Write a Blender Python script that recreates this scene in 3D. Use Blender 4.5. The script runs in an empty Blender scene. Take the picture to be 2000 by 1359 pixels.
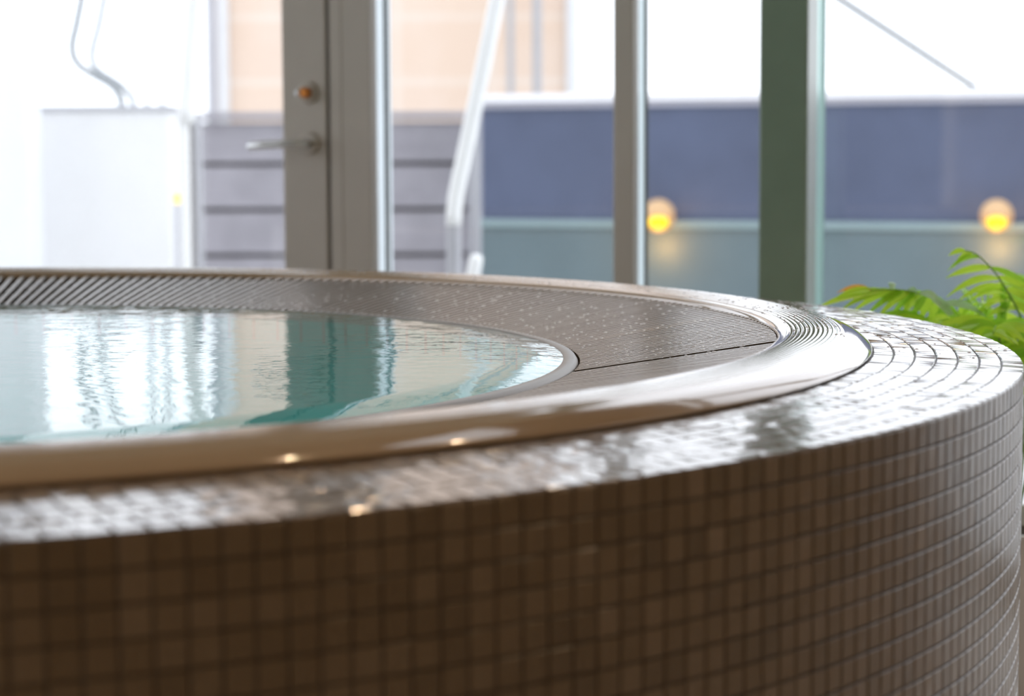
import bpy, math, random
import numpy as np
from mathutils import Vector, Matrix
random.seed(7); rng = np.random.default_rng(7)
sc = bpy.context.scene
COL = sc.collection
R = math.radians

# ------------------------------------------------------------------ camera
T = 0.025                                  # one mosaic module (m)
F_PX, PITCH, ROLL = 4128.4, 0.093, -0.0043
CAM = Vector((0.0, 0.0, 1.0))
TUB = Vector((-37.62*T, 115.144*T, 0.0))   # tub axis
ZT = 1.0 - 10.348*T                        # height of the mosaic top
cp, sp = math.cos(PITCH), math.sin(PITCH)
cr, sr = math.cos(ROLL), math.sin(ROLL)
FWD = Vector((0, cp, -sp)); UP0 = Vector((0, sp, cp)); RT0 = Vector((1, 0, 0))
RT = cr*RT0 + sr*UP0; UP = cr*UP0 - sr*RT0
cam_d = bpy.data.cameras.new('camera'); cam = bpy.data.objects.new('camera', cam_d); COL.objects.link(cam)
m = Matrix((RT, UP, -FWD)).transposed().to_4x4(); m.translation = CAM
cam.matrix_world = m
cam_d.sensor_width = 36.0; cam_d.lens = F_PX/2000*36
cam_d.clip_start = 0.05; cam_d.clip_end = 200
cam_d.dof.use_dof = True; cam_d.dof.focus_distance = 2.8
cam_d.dof.aperture_fstop = 3.7; cam_d.dof.aperture_blades = 9
sc.camera = cam

def ray(px, py):
    return RT*((px-1000)/F_PX) - UP*((py-679.5)/F_PX) + FWD
def at(px, py, Y):
    """world point seen at photo pixel (px, py) at distance Y into the scene"""
    d = ray(px, py); return CAM + d*(Y/d.y)
# glazing line: runs 20 degrees off the picture plane, nearer on the right
A = R(20); GD = Vector((math.cos(A), -math.sin(A), 0)); GN = Vector((-math.sin(A), -math.cos(A), 0))  # GN points indoors
G0 = Vector((0, 5.17, 0))
def gs(px, off=0.0):
    """distance along the glazing line of photo column px (off = metres indoors of the glass)"""
    d = ray(px, 300); p0 = G0 + GN*off
    t = (p0 - CAM).dot(GN)/d.dot(GN)
    return (CAM + d*t - p0).dot(GD)

# ------------------------------------------------------------------ materials
def nodes(name):
    m = bpy.data.materials.new(name); m.use_nodes = True
    nt = m.node_tree; return m, nt, nt.nodes['Principled BSDF']
def setp(b, **k):
    for a, v in k.items():
        b.inputs[a.replace('_', ' ')].default_value = v
def noise(nt, scale, detail=3, coord='Object', stretch=None, rough=.5):
    tc = nt.nodes.new('ShaderNodeTexCoord'); n = nt.nodes.new('ShaderNodeTexNoise')
    n.inputs['Scale'].default_value = scale; n.inputs['Detail'].default_value = detail; n.inputs['Roughness'].default_value = rough
    if stretch:
        mp = nt.nodes.new('ShaderNodeMapping'); mp.inputs['Scale'].default_value = stretch
        nt.links.new(tc.outputs[coord], mp.inputs[0]); nt.links.new(mp.outputs[0], n.inputs['Vector'])
    else: nt.links.new(tc.outputs[coord], n.inputs['Vector'])
    return n
def ramp(nt, src, stops):
    r = nt.nodes.new('ShaderNodeValToRGB'); e = r.color_ramp.elements
    while len(e) < len(stops): e.new(.5)
    for i, (p, c) in enumerate(stops):
        e[i].position = p; e[i].color = (*c, 1) if len(c) == 3 else c
    nt.links.new(src, r.inputs[0]); return r
def mat(name, col, rough=.5, metal=0.0, var=.06, scale=8, bump=0.0, bscale=60, spec=.5, **k):
    m, nt, b = nodes(name)
    setp(b, Roughness=rough, Metallic=metal); b.inputs['Specular IOR Level'].default_value = spec
    n = noise(nt, scale)
    a = tuple(max(0, c*(1-var)) for c in col); z = tuple(min(1, c*(1+var)) for c in col)
    r = ramp(nt, n.outputs['Fac'], [(.3, a), (.7, z)])
    nt.links.new(r.outputs[0], b.inputs['Base Color'])
    if bump:
        n2 = noise(nt, bscale); bp = nt.nodes.new('ShaderNodeBump'); bp.inputs['Strength'].default_value = 1; bp.inputs['Distance'].default_value = bump
        nt.links.new(n2.outputs['Fac'], bp.inputs['Height']); nt.links.new(bp.outputs[0], b.inputs['Normal'])
    for a_, v in k.items(): b.inputs[a_.replace('_', ' ')].default_value = v
    return m
def emit(name, col, s):
    m, nt, b = nodes(name)
    setp(b, Emission_Color=(*col, 1)) if False else None
    b.inputs['Base Color'].default_value = (*col, 1)
    b.inputs['Emission Color'].default_value = (*col, 1); b.inputs['Emission Strength'].default_value = s
    return m

def tile_mat(name, c0, c1, c2, rough, bumpd, coat=.35):
    m, nt, b = nodes(name)
    at_ = nt.nodes.new('ShaderNodeAttribute'); at_.attribute_name = 'shade'
    r = ramp(nt, at_.outputs['Fac'], [(0, c0), (.5, c1), (1, c2)])
    nt.links.new(r.outputs[0], b.inputs['Base Color'])
    setp(b, Roughness=rough)
    b.inputs['Coat Weight'].default_value = coat; b.inputs['Coat Roughness'].default_value = .12
    n = noise(nt, 90, 4); bp = nt.nodes.new('ShaderNodeBump'); bp.inputs['Distance'].default_value = bumpd; bp.inputs['Strength'].default_value = 1
    nt.links.new(n.outputs['Fac'], bp.inputs['Height']); nt.links.new(bp.outputs[0], b.inputs['Normal'])
    return m
M = {}
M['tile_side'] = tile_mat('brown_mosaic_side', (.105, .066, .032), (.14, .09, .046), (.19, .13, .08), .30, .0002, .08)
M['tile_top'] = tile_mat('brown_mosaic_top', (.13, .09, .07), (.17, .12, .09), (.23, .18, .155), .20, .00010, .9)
M['grout'] = mat('dark_grout', (.045, .033, .022), .55, bump=.0003)
M['rim'] = mat('taupe_glazed_rim', (.39,.275,.175), .10, var=.04, bump=.0003, bscale=14)
M['rim'].node_tree.nodes['Principled BSDF'].inputs['Coat Weight'].default_value = 1.0
M['rim'].node_tree.nodes['Principled BSDF'].inputs['Coat Roughness'].default_value = .04
M['grate'] = mat('grey_grate_plastic', (.60,.57,.57), .22, var=.05)
M['bar_side_shade'] = mat('brown_flank_shade', (.12, .09, .065), .5)  # shade on the bar flanks, painted darker than the tops for contrast
M['channel'] = mat('brown_gutter', (.035,.026,.018), .4)
M['basin'] = mat('teal_basin', (.05, .50, .50), .4, var=.1)
M['lip'] = mat('grey_overflow_lip', (.27,.26,.26), .38)
M['frame_in'] = mat('bronze_grey_frame', (.50,.455,.40), .42, metal=0, var=.03)
M['frame_dark'] = mat('dark_gasket', (.09, .09, .08), .5)
M['frame_out'] = mat('sky_bright_frame', (.72,.78,.82), .5, metal=0, var=.03)  # same grey frame; outdoor light put into a paler colour
M['chrome'] = mat('polished_steel', (.80, .82, .85), .3, metal=.8, var=.02)
M['brass'] = mat('amber_key_cylinder', (.60, .22, .05), .3, metal=.8)
M['column'] = mat('steel_green_reflection', (.20,.27,.20), .22, var=.05)  # grey steel; the plants' green reflection is put into its base colour
M['white_wall'] = mat('white_render', (.68,.69,.71), .7, var=.02)
M['white_box'] = mat('white_panel', (.74,.74,.75), .5, var=.015)
M['box_lid'] = mat('grey_lid', (.42,.42,.46), .4)
M['rail'] = mat('white_handrail_paint', (.93, .93, .93), .35, var=.01)
M['post'] = mat('pale_grey_post', (.44,.44,.475), .4, var=.03)
M['pale_pipe'] = mat('pale_steel_pipe', (.19,.21,.23), .4, var=.03)
M['grey_cable'] = mat('grey_cable', (.09, .10, .11), .6)
M['grey_pipe'] = mat('grey_downpipe', (.38,.385,.41), .5, var=.03)
M['slat'] = mat('weathered_grey_board', (.32,.305,.335), .6, var=.12, scale=4)
M['slat_dark'] = mat('board_backing', (.10, .085, .08), .8)
M['navy'] = mat('blue_grey_cladding', (.085,.105,.175), .5, var=.1, scale=3)
M['lower'] = mat('grey_green_reflection', (.125,.175,.195), .6, var=.06, scale=3)  # glass reflection over the parapet foot, painted as wall colour
M['reflected_band'] = mat('pale_teal_reflected_band', (.26,.35,.365), .5, var=.03)  # band reflected in the glass, built as a coloured strip
M['cap'] = mat('white_coping', (.92,.92,.95), .4, var=.02)
M['cap_low'] = mat('grey_coping_drip', (.50,.50,.57), .5, var=.02)
M['terrace'] = mat('terrace_paving', (.55, .55, .54), .7, var=.08)
M['floor'] = mat('beige_floor_tile', (.62, .56, .49), .3, var=.06)
M['ceil'] = mat('warm_ceiling', (.60,.52,.40), .6)
M['inwall'] = mat('brown_plaster', (.50,.40,.28), .7, var=.05)
M['pot'] = mat('dark_planter', (.72,.72,.74), .5)
M['soil'] = mat('soil', (.05, .035, .02), .9, bump=.01)
M['globe_b'] = mat('lamp_base', (.5, .45, .4), .4, metal=.6)

# building: peach panels with pale joints and soft staining
m, nt, b = nodes('peach_panels')
tc = nt.nodes.new('ShaderNodeTexCoord'); mp = nt.nodes.new('ShaderNodeMapping'); mp.inputs['Rotation'].default_value = (R(90), 0, 0)
br = nt.nodes.new('ShaderNodeTexBrick'); br.offset = 0; br.inputs['Scale'].default_value = 1
br.inputs['Brick Width'].default_value = .9; br.inputs['Row Height'].default_value = .6; br.inputs['Mortar Size'].default_value = .035
br.inputs['Mortar Smooth'].default_value = .3
br.inputs['Color1'].default_value = (.73, .61, .54, 1); br.inputs['Color2'].default_value = (.75, .635, .56, 1); br.inputs['Mortar'].default_value = (.77, .69, .64, 1)
nt.links.new(tc.outputs['Object'], mp.inputs[0]); nt.links.new(mp.outputs[0], br.inputs['Vector'])
n = noise(nt, 1.1, 4); rr = ramp(nt, n.outputs['Fac'], [(.3, (1, .97, .93)), (.6, (.95, .88, .80))])
mx = nt.nodes.new('ShaderNodeMix'); mx.data_type = 'RGBA'; mx.blend_type = 'MULTIPLY'; mx.inputs[0].default_value = 1
nt.links.new(br.outputs['Color'], mx.inputs[6]); nt.links.new(rr.outputs[0], mx.inputs[7]); nt.links.new(mx.outputs[2], b.inputs['Base Color'])
setp(b, Roughness=.8); M['building'] = m

# glass pane
def glassy(name, ior, tint, bump=None):
    m = bpy.data.materials.new(name); m.use_nodes = True; nt = m.node_tree; nt.nodes.clear()
    o = nt.nodes.new('ShaderNodeOutputMaterial'); mx = nt.nodes.new('ShaderNodeMixShader'); fr = nt.nodes.new('ShaderNodeFresnel'); fr.inputs['IOR'].default_value = ior
    tr = nt.nodes.new('ShaderNodeBsdfTransparent'); tr.inputs['Color'].default_value = (*tint, 1)
    gl = nt.nodes.new('ShaderNodeBsdfGlossy'); gl.inputs['Roughness'].default_value = 0.0; gl.inputs['Color'].default_value = (1, 1, 1, 1)
    nt.links.new(fr.outputs[0], mx.inputs[0]); nt.links.new(tr.outputs[0], mx.inputs[1]); nt.links.new(gl.outputs[0], mx.inputs[2]); nt.links.new(mx.outputs[0], o.inputs[0])
    return m, nt, fr, gl
M['glass'], *_ = glassy('clear_glass', 1.5, (.985, .995, .99))
m, nt, fr, gl = glassy('spa_water', 1.36, (.42, .95, .95))
n1 = noise(nt, 34, 2, rough=.45); n2 = noise(nt, 12, 2)
ad = nt.nodes.new('ShaderNodeMath'); ad.operation = 'MULTIPLY_ADD'; ad.inputs[1].default_value = 1.6
nt.links.new(n2.outputs['Fac'], ad.inputs[0]); nt.links.new(n1.outputs['Fac'], ad.inputs[2])
bp = nt.nodes.new('ShaderNodeBump'); bp.inputs['Strength'].default_value = 1; bp.inputs['Distance'].default_value = .00046
tcw = nt.nodes.new('ShaderNodeTexCoord'); vd = nt.nodes.new('ShaderNodeVectorMath'); vd.operation = 'DISTANCE'
d_ = ray(1060, 668); k_ = (ZT-.6*T-CAM.z)/d_.z; hp = CAM+d_*k_-TUB; vd.inputs[1].default_value = hp
nt.links.new(tcw.outputs['Object'], vd.inputs[0]); mrw = nt.nodes.new('ShaderNodeMapRange'); mrw.interpolation_type = 'SMOOTHSTEP'
mrw.inputs['From Min'].default_value = .05; mrw.inputs['From Max'].default_value = .42; mrw.inputs['To Min'].default_value = 5.0; mrw.inputs['To Max'].default_value = 1.0
nt.links.new(vd.outputs['Value'], mrw.inputs['Value']); mw = nt.nodes.new('ShaderNodeMath'); mw.operation = 'MULTIPLY'
nt.links.new(mrw.outputs[0], mw.inputs[0]); nt.links.new(ad.outputs[0], mw.inputs[1])
nt.links.new(mw.outputs[0], bp.inputs['Height']); nt.links.new(bp.outputs[0], fr.inputs['Normal']); nt.links.new(bp.outputs[0], gl.inputs['Normal'])
gl.inputs['Roughness'].default_value = .01
M['water'] = m; M['water_bump'] = bp
m, nt, b = nodes('droplet'); setp(b, Roughness=.02, IOR=1.33); b.inputs['Base Color'].default_value = (.62, .62, .66, 1); b.inputs['Transmission Weight'].default_value = 0
M['drop'] = m

# palm leaf, translucent
def leafmat(name, c, tip=None):
    m = bpy.data.materials.new(name); m.use_nodes = True; nt = m.node_tree; b = nt.nodes['Principled BSDF']; o = nt.nodes['Material Output']
    n = noise(nt, 14); r = ramp(nt, n.outputs['Fac'], [(.3, tuple(x*.75 for x in c)), (.7, c)])
    nt.links.new(r.outputs[0], b.inputs['Base Color']); setp(b, Roughness=.28)
    setp(b, Roughness=.24); t = nt.nodes.new('ShaderNodeBsdfTranslucent'); nt.links.new(r.outputs[0], t.inputs['Color'])
    g = nt.nodes.new('ShaderNodeMixShader'); g.inputs[0].default_value = .5
    nt.links.new(b.outputs[0], g.inputs[1]); nt.links.new(t.outputs[0], g.inputs[2]); nt.links.new(g.outputs[0], o.inputs[0])
    return m
M['leaf'] = leafmat('lime_leaf', (.64, .95, .08)); M['leaf2'] = leafmat('mid_green_leaf', (.44, .80, .07)); M['leaf_tip'] = leafmat('scorched_leaf', (.85, .42, .04))
M['leaf_sheen'] = leafmat('sky_sheen_leaf', (.50, .72, .40))  # sky reflection on upturned leaflets, put into a paler leaf colour
M['stem'] = mat('palm_stem', (.20, .38, .06), .5)

# ------------------------------------------------------------------ mesh helpers
class MB:
    def __init__(s): s.v = []; s.f = []; s.mi = []
    def add(s, v, f, mi=0):
        o = len(s.v); s.v += [tuple(x) for x in v]; s.f += [tuple(i+o for i in q) for q in f]; s.mi += [mi]*len(f); return s
    def box(s, c, d, X=Vector((1, 0, 0)), Y=Vector((0, 1, 0)), bev=0.0, mi=0):
        """box of centre c and full size d in the frame X, Y, Z, with chamfered edges"""
        Z = Vector((0, 0, 1)) if abs(X.z) < 1e-6 and abs(Y.z) < 1e-6 else X.cross(Y).normalized()
        c = Vector(c); h = [q/2 for q in d]; b = min(bev, min(h)*.8)
        P = lambda x, y, z: c + X*x + Y*y + Z*z
        if b <= 0:
            v = [P(x*h[0], y*h[1], z*h[2]) for x in (-1, 1) for y in (-1, 1) for z in (-1, 1)]
            f = [(0, 1, 3, 2), (4, 6, 7, 5), (0, 4, 5, 1), (2, 3, 7, 6), (0, 2, 6, 4), (1, 5, 7, 3)]
            return s.add(v, f, mi)
        v = []; idx = {}
        for x in (-1, 1):
            for y in (-1, 1):
                for z in (-1, 1):
                    for k in range(3):
                        q = [x*(h[0]-(b if k != 0 else 0)), y*(h[1]-(b if k != 1 else 0)), z*(h[2]-(b if k != 2 else 0))]
                        idx[(x, y, z, k)] = len(v); v.append(P(*q))
        f = []; a = (-1, 1)
        for x in a:
            q = [idx[(x, -1, -1, 0)], idx[(x, 1, -1, 0)], idx[(x, 1, 1, 0)], idx[(x, -1, 1, 0)]]; f.append(q if x > 0 else q[::-1])
        for y in a:
            q = [idx[(-1, y, -1, 1)], idx[(-1, y, 1, 1)], idx[(1, y, 1, 1)], idx[(1, y, -1, 1)]]; f.append(q if y > 0 else q[::-1])
        for z in a:
            q = [idx[(-1, -1, z, 2)], idx[(1, -1, z, 2)], idx[(1, 1, z, 2)], idx[(-1, 1, z, 2)]]; f.append(q if z > 0 else q[::-1])
        for x in a:
            for y in a:
                q = [idx[(x, y, -1, 0)], idx[(x, y, 1, 0)], idx[(x, y, 1, 1)], idx[(x, y, -1, 1)]]; f.append(q if x*y < 0 else q[::-1])
        for x in a:
            for z in a:
                q = [idx[(x, -1, z, 0)], idx[(x, 1, z, 0)], idx[(x, 1, z, 2)], idx[(x, -1, z, 2)]]; f.append(q if x*z > 0 else q[::-1])
        for y in a:
            for z in a:
                q = [idx[(-1, y, z, 1)], idx[(1, y, z, 1)], idx[(1, y, z, 2)], idx[(-1, y, z, 2)]]; f.append(q if y*z < 0 else q[::-1])
        for x in a:
            for y in a:
                for z in a:
                    q = [idx[(x, y, z, k)] for k in range(3)]; f.append(q if x*y*z > 0 else q[::-1])
        return s.add(v, f, mi)
    def tube(s, pts, r, n=14, mi=0, cap=True, taper=None):
        pts = [Vector(p) for p in pts]; rings = []
        up = Vector((0, 0, 1)); prev = None
        for i, p in enumerate(pts):
            t = (pts[min(i+1, len(pts)-1)] - pts[max(i-1, 0)]).normalized()
            if prev is None:
                a = t.cross(up)
                if a.length < 1e-3: a = t.cross(Vector((1, 0, 0)))
            else: a = prev - t*prev.dot(t)
            a.normalize(); prev = a; b = t.cross(a)
            rr = r if taper is None else r*taper[i]
            rings.append([p + a*math.cos(q)*rr + b*math.sin(q)*rr for q in [2*math.pi*k/n for k in range(n)]])
        v = [x for g in rings for x in g]; f = []
        for i in range(len(pts)-1):
            for k in range(n): f.append((i*n+k, i*n+(k+1) % n, (i+1)*n+(k+1) % n, (i+1)*n+k))
        if cap: f.append(tuple(range(n))[::-1]); f.append(tuple((len(pts)-1)*n+k for k in range(n)))
        return s.add(v, f, mi)
    def lathe(s, prof, c=Vector((0, 0, 0)), n=48, axis=None, mi=0, a0=0.0, a1=2*math.pi):
        """revolve (radius, height) about the vertical (or axis) through c"""
        Z = Vector((0, 0, 1)) if axis is None else axis.normalized()
        X = Z.cross(Vector((0, 0, 1))) if axis is not None else Vector((1, 0, 0))
        if X.length < 1e-3: X = Vector((1, 0, 0))
        X.normalize(); Y = Z.cross(X); full = abs(a1-a0-2*math.pi) < 1e-6; k = n if full else n+1
        v = []
        for r_, z in prof:
            for i in range(k):
                q = a0+(a1-a0)*i/n; v.append(c + X*math.cos(q)*r_ + Y*math.sin(q)*r_ + Z*z)
        f = []
        for j in range(len(prof)-1):
            for i in range(n):
                i2 = (i+1) % k
                f.append((j*k+i, j*k+i2, (j+1)*k+i2, (j+1)*k+i))
        return s.add(v, f, mi)
    def build(s, name, mats, parent=None, smooth=False, origin=None, autosmooth=None):
        me = bpy.data.meshes.new(name)
        o = Vector(origin) if origin is not None else Vector((0, 0, 0))
        me.from_pydata([(a[0]-o.x, a[1]-o.y, a[2]-o.z) for a in s.v], [], s.f)
        for mm in (mats if isinstance(mats, (list, tuple)) else [mats]): me.materials.append(mm)
        if len(set(s.mi)) > 1: me.polygons.foreach_set('material_index', s.mi)
        if smooth: me.polygons.foreach_set('use_smooth', [True]*len(me.polygons))
        me.update()
        ob = bpy.data.objects.new(name, me); COL.objects.link(ob)
        if autosmooth is not None: me.set_sharp_from_angle(angle=R(autosmooth))
        if parent is not None:
            ob.parent = parent
            ob.location = o - Vector(parent.location) if origin is not None else -Vector(parent.location)
        else: ob.location = o
        return ob
def child(mb, name, mats, parent, smooth=False, autosmooth=None):
    """part: verts are given in world space, the parent may sit anywhere (unrotated)"""
    base = Vector((0, 0, 0)); p = parent
    while p is not None: base += Vector(p.location); p = p.parent
    ob = mb.build(name, mats, None, smooth, None, autosmooth)
    ob.data.transform(Matrix.Translation(-base)); ob.parent = parent; ob.location = (0, 0, 0)
    return ob
def tag(o, label=None, cat=None, group=None, kind=None):
    for k, v in (('label', label), ('category', cat), ('group', group), ('kind', kind)):
        if v: o[k] = v
    return o
def empty(name, loc, label, cat, group=None):
    o = bpy.data.objects.new(name, None); COL.objects.link(o); o.location = loc; o.empty_display_size = .1
    return tag(o, label, cat, group)
def fastmesh(name, V, F, mats, parent=None, attr=None, mi=None, smooth=False):
    me = bpy.data.meshes.new(name)
    me.vertices.add(len(V)); me.vertices.foreach_set('co', np.asarray(V, np.float32).ravel())
    F = np.asarray(F); nf, k = F.shape
    me.loops.add(nf*k); me.loops.foreach_set('vertex_index', F.ravel().astype(np.int32))
    me.polygons.add(nf); me.polygons.foreach_set('loop_start', np.arange(0, nf*k, k, dtype=np.int32))
    me.polygons.foreach_set('loop_total', np.full(nf, k, np.int32))
    for mm in (mats if isinstance(mats, (list, tuple)) else [mats]): me.materials.append(mm)
    if mi is not None: me.polygons.foreach_set('material_index', np.asarray(mi, np.int32))
    me.polygons.foreach_set('use_smooth', np.full(nf, smooth, bool))
    me.update(calc_edges=True)
    if attr is not None:
        a = me.attributes.new('shade', 'FLOAT', 'FACE'); a.data.foreach_set('value', np.asarray(attr, np.float32))
    me.validate()
    ob = bpy.data.objects.new(name, me); COL.objects.link(ob)
    if parent is not None: ob.parent = parent
    return ob

# ------------------------------------------------------------------ the tub (local frame: axis at origin, z=0 at floor)
tub = empty('hot_tub', TUB, 'round raised hot tub clad in brown mosaic tiles with a ribbed taupe rim', 'hot tub')
R0 = 63.8*T; NT = 401                       # outer radius, tiles around
GR = .0009                                  # half grout joint
CH = .0011                                  # tile edge chamfer
def mosaic(cells, pos, th=.0022):
    """cells: list of (a0,a1,b0,b1) patches; pos(a,b,h)->xyz (h = height above the grout bed)"""
    a0, a1, b0, b1 = [np.array(x) for x in zip(*cells)]
    n = len(a0); ca = (a1-a0); cb = (b1-b0)
    V = []; 
    for (ha, hb, hh) in ((0, 0, 0), (1, 0, 0), (1, 1, 0), (0, 1, 0)):
        V.append((a0+ca*ha, b0+cb*hb, np.zeros(n)))
    return a0, a1, b0, b1
def tiles_from_grid(A0, A1, B0, B1, da, db, pos, name, material, parent, jitter):
    """every tile: bottom ring, chamfer ring, top ring; da/db = chamfer in a and b units"""
    n = len(A0)
    rings = []
    for lvl, (ia, ib, h) in enumerate(((0, 0, 0.0), (0, 0, .0012), (da, db, .0022))):
        q = []
        tilt = jitter*rng.normal(size=(4, n)) if lvl == 2 else np.zeros((4, n))
        for k, (sa, sb) in enumerate(((0, 0), (1, 0), (1, 1), (0, 1))):
            a = np.where(sa == 0, A0+ia, A1-ia); b = np.where(sb == 0, B0+ib, B1-ib)
            q.append(pos(a, b, h+tilt[k]))
        rings.append(np.stack(q, 1))            # n,4,3
    V = np.concatenate(rings, 1).reshape(-1, 3)  # n*12
    base = (np.arange(n)*12)[:, None]
    f = []
    for l in (0, 4):
        for k in range(4):
            k2 = (k+1) % 4
            f.append([l+k, l+k2, l+4+k2, l+4+k])
    f.append([8, 9, 10, 11])
    F = (base[:, :, None] + np.array(f)[None]).reshape(-1, 4)
    sh = np.repeat(np.clip(rng.normal(.5, .18, n), 0, 1), len(f))
    return fastmesh(name, V, F, material, parent, attr=sh)
SL = .033                                  # the mosaic top falls gently outwards
# side mosaic
rows = int(ZT/T)
ii, jj = np.meshgrid(np.arange(NT), np.arange(rows), indexing='ij'); ii = ii.ravel(); jj = jj.ravel()
dth = 2*math.pi/NT; TH0 = -1.185
g = GR/R0
A0 = TH0+ii*dth+g; A1 = TH0+(ii+1)*dth-g
z1 = ZT-.0015-jj*T; B1 = z1-GR; B0 = z1-T+GR
pos_side = lambda a, b, h: np.stack([(R0-.0022+h)*np.cos(a), (R0-.0022+h)*np.sin(a), b+0*a], -1)
body = MB().lathe([(R0-.0022, 0), (R0-.0022, ZT-.0030), (R0-.004, ZT-.0022), (56.0*T, ZT-.0022+SL*7.8*T), (52.6*T, ZT-.0022+SL*7.8*T), (52.6*T, ZT-.10)], n=NT).build('body', M['grout'], tub, smooth=False)
body.location = (0, 0, 0)
tiles_from_grid(A0, A1, B0, B1, CH/R0, CH, pos_side, 'side_mosaic', M['tile_side'], tub, .00012)
# top mosaic rings
RP = 1.035*T
a0s, a1s, b0s, b1s = [], [], [], []
for k in range(7):
    ro = R0-.0006-k*RP; ri = ro-RP
    nk = NT if k == 0 else int(round(2*math.pi*(ro+ri)/2/T)); ph = rng.random() if k else 0
    d = 2*math.pi/nk; i = np.arange(nk)
    jt = rng.normal(0, .0004, nk)/ro
    a0s.append(TH0+(i+ph)*d+GR/ro+jt); a1s.append(TH0+(i+1+ph)*d-GR/ro+jt)
    b0s.append(np.full(nk, ri+GR)); b1s.append(np.full(nk, ro-(GR if k else 0)))
A0, A1, B0, B1 = [np.concatenate(x) for x in (a0s, a1s, b0s, b1s)]
pos_top = lambda a, b, h: np.stack([b*np.cos(a), b*np.sin(a), ZT-.0022+h+SL*(R0-b)+0*a], -1)
tiles_from_grid(A1, A0, B0, B1, -CH/R0, CH, pos_top, 'top_mosaic', M['tile_top'], tub, .0003)
# rim
def dome(x):  # gentle crown of the rim between its inner edge and the outer roll
    return 1.18-.21*abs((x-54.3)/2.3)**2 if x < 54.3 else 1.18-.17*((x-54.3)/1.2)**2
prof = [(51.75, -.3), (51.72, .3), (51.72, .70), (51.78, .88), (51.95, .96), (52.2, dome(52.2))]
nr = 12; w = (55.2-52.3)/nr
for k in range(nr):
    for q in range(8):
        x = 52.3+(k+q/8)*w; prof.append((x, dome(x)+.026*math.sin(math.pi*(q/8))**.8))
prof += [(55.25, dome(55.25)), (55.5, 1.0), (55.75, .92), (56.0, .80), (56.2, .65), (56.38, .52), (56.5, .40), (56.52, .33), (56.45, .25), (56.35, .1)]
MB().lathe([(a*T, ZT+z*T) for a, z in prof], n=720).build('rim', M['rim'], tub, smooth=True, autosmooth=60).location = (0, 0, 0)
# overflow lip, basin and gutter channel
MB().lathe([(a*T, ZT+z*T) for a, z in [(41.25, -1.9), (41.22, -1.05), (41.1, -.86), (40.85, -.80), (40.5, -.82), (40.3, -.92), (40.2, -1.2), (40.2, -3)]], n=360).build('overflow_lip', M['lip'], tub, smooth=True).location = (0, 0, 0)
MB().lathe([(40.2*T, ZT-1.5*T), (40.2*T, .30), (37.5*T, .28), (22*T, .28), (21.8*T, .08), (0.001, .08)], n=240).build('basin', M['basin'], tub, smooth=True, autosmooth=40).location = (0, 0, 0)
MB().lathe([(52.5*T, ZT+.4*T), (52.4*T, ZT-2.6*T), (41.1*T, ZT-3.2*T), (41.1*T, ZT-1.0*T)], n=240).build('gutter_channel', M['channel'], tub, smooth=True, autosmooth=40).location = (0, 0, 0)

for k in range(3):  # unseen lamps added to brighten the basin under the water
    a_ = R(20+120*k); ld = bpy.data.lights.new('basin_fill_light', 'POINT'); ld.energy = 1.7; ld.color = (.75, 1, .95); ld.shadow_soft_size = .08
    lo_ = bpy.data.objects.new('basin_fill_light', ld); COL.objects.link(lo_); lo_.location = (TUB.x+.55*math.cos(a_), TUB.y+.55*math.sin(a_), .36)
# gutter grates: radial ribbed bars; the run is made of two lengths that meet at a joint
NB = 380
JOINT = math.atan2(0, 1)
def grate(i0, i1, label, loc_name='gutter_grate'):
    rin, rout, zin, zout = 41.32*T, 51.68*T, -.98*T, .66*T
    root = empty(loc_name, TUB, label, 'gutter grate', 'drain grates of the hot tub gutter')
    ns = 56; V = []; F = []
    s = np.linspace(0, 1, ns)
    rr = rin+(rout-rin)*s; zz = ZT+zin+(zout-zin)*s
    rib0 = np.where(np.arange(ns) % 2 == 0, .00010, -.00006)
    step = 2*math.pi/NB
    for i in range(i0, i1):
        th = JOINT+(i+.5)*step
        wt = step*rr*.215; wb = step*rr*.15
        er = np.array([math.cos(th), math.sin(th), 0]); et = np.array([-math.sin(th), math.cos(th), 0])
        c = rr[:, None]*er+zz[:, None]*np.array([0, 0, 1])
        up = np.array([0, 0, 1])
        jl = rng.normal(0, .00006); rib = rib0*rng.uniform(.2, 1, ns)*rng.choice([-1, 1])
        p = [c+et*wt[:, None]*.90+up*(rib+jl)[:, None], c+et*wt[:, None]-up*.0005, c+et*wb[:, None]-up*.009, c-et*wb[:, None]-up*.009, c-et*wt[:, None]-up*.0005, c-et*wt[:, None]*.90+up*(rib+jl)[:, None]]
        o = len(V)*0+sum(len(x) for x in V)
        V.append(np.stack(p, 1).reshape(-1, 3))
        q = np.arange(ns-1)[:, None]*6+o
        for k in range(6):
            k2 = (k+1) % 6
            F.append(np.concatenate([q+k, q+6+k, q+6+k2, q+k2], 1))
    FF = np.concatenate(F); kk = np.tile(np.repeat(np.arange(6), ns-1), i1-i0)
    fastmesh('bars', np.concatenate(V), FF, [M['grate'], M['bar_side_shade']], root, mi=np.where((kk >= 1) & (kk <= 3), 1, 0))
    # cross ties under the bars
    mb = MB(); a0 = JOINT+i0*step; a1 = JOINT+i1*step
    for f_ in (.12, .5, .88):
        r_ = (rin+(rout-rin)*f_); z_ = ZT+zin+(zout-zin)*f_-.008
        mb.lathe([(r_-.004, z_-.010), (r_-.004, z_), (r_+.004, z_), (r_+.004, z_-.010), (r_-.004, z_-.010)], n=max(8, (i1-i0)), a0=a0+.2*step, a1=a1-.2*step)
    child_ = mb.build('cross_tie', M['grate']); child_.parent = root
    return root
GAPI = 0

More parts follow.
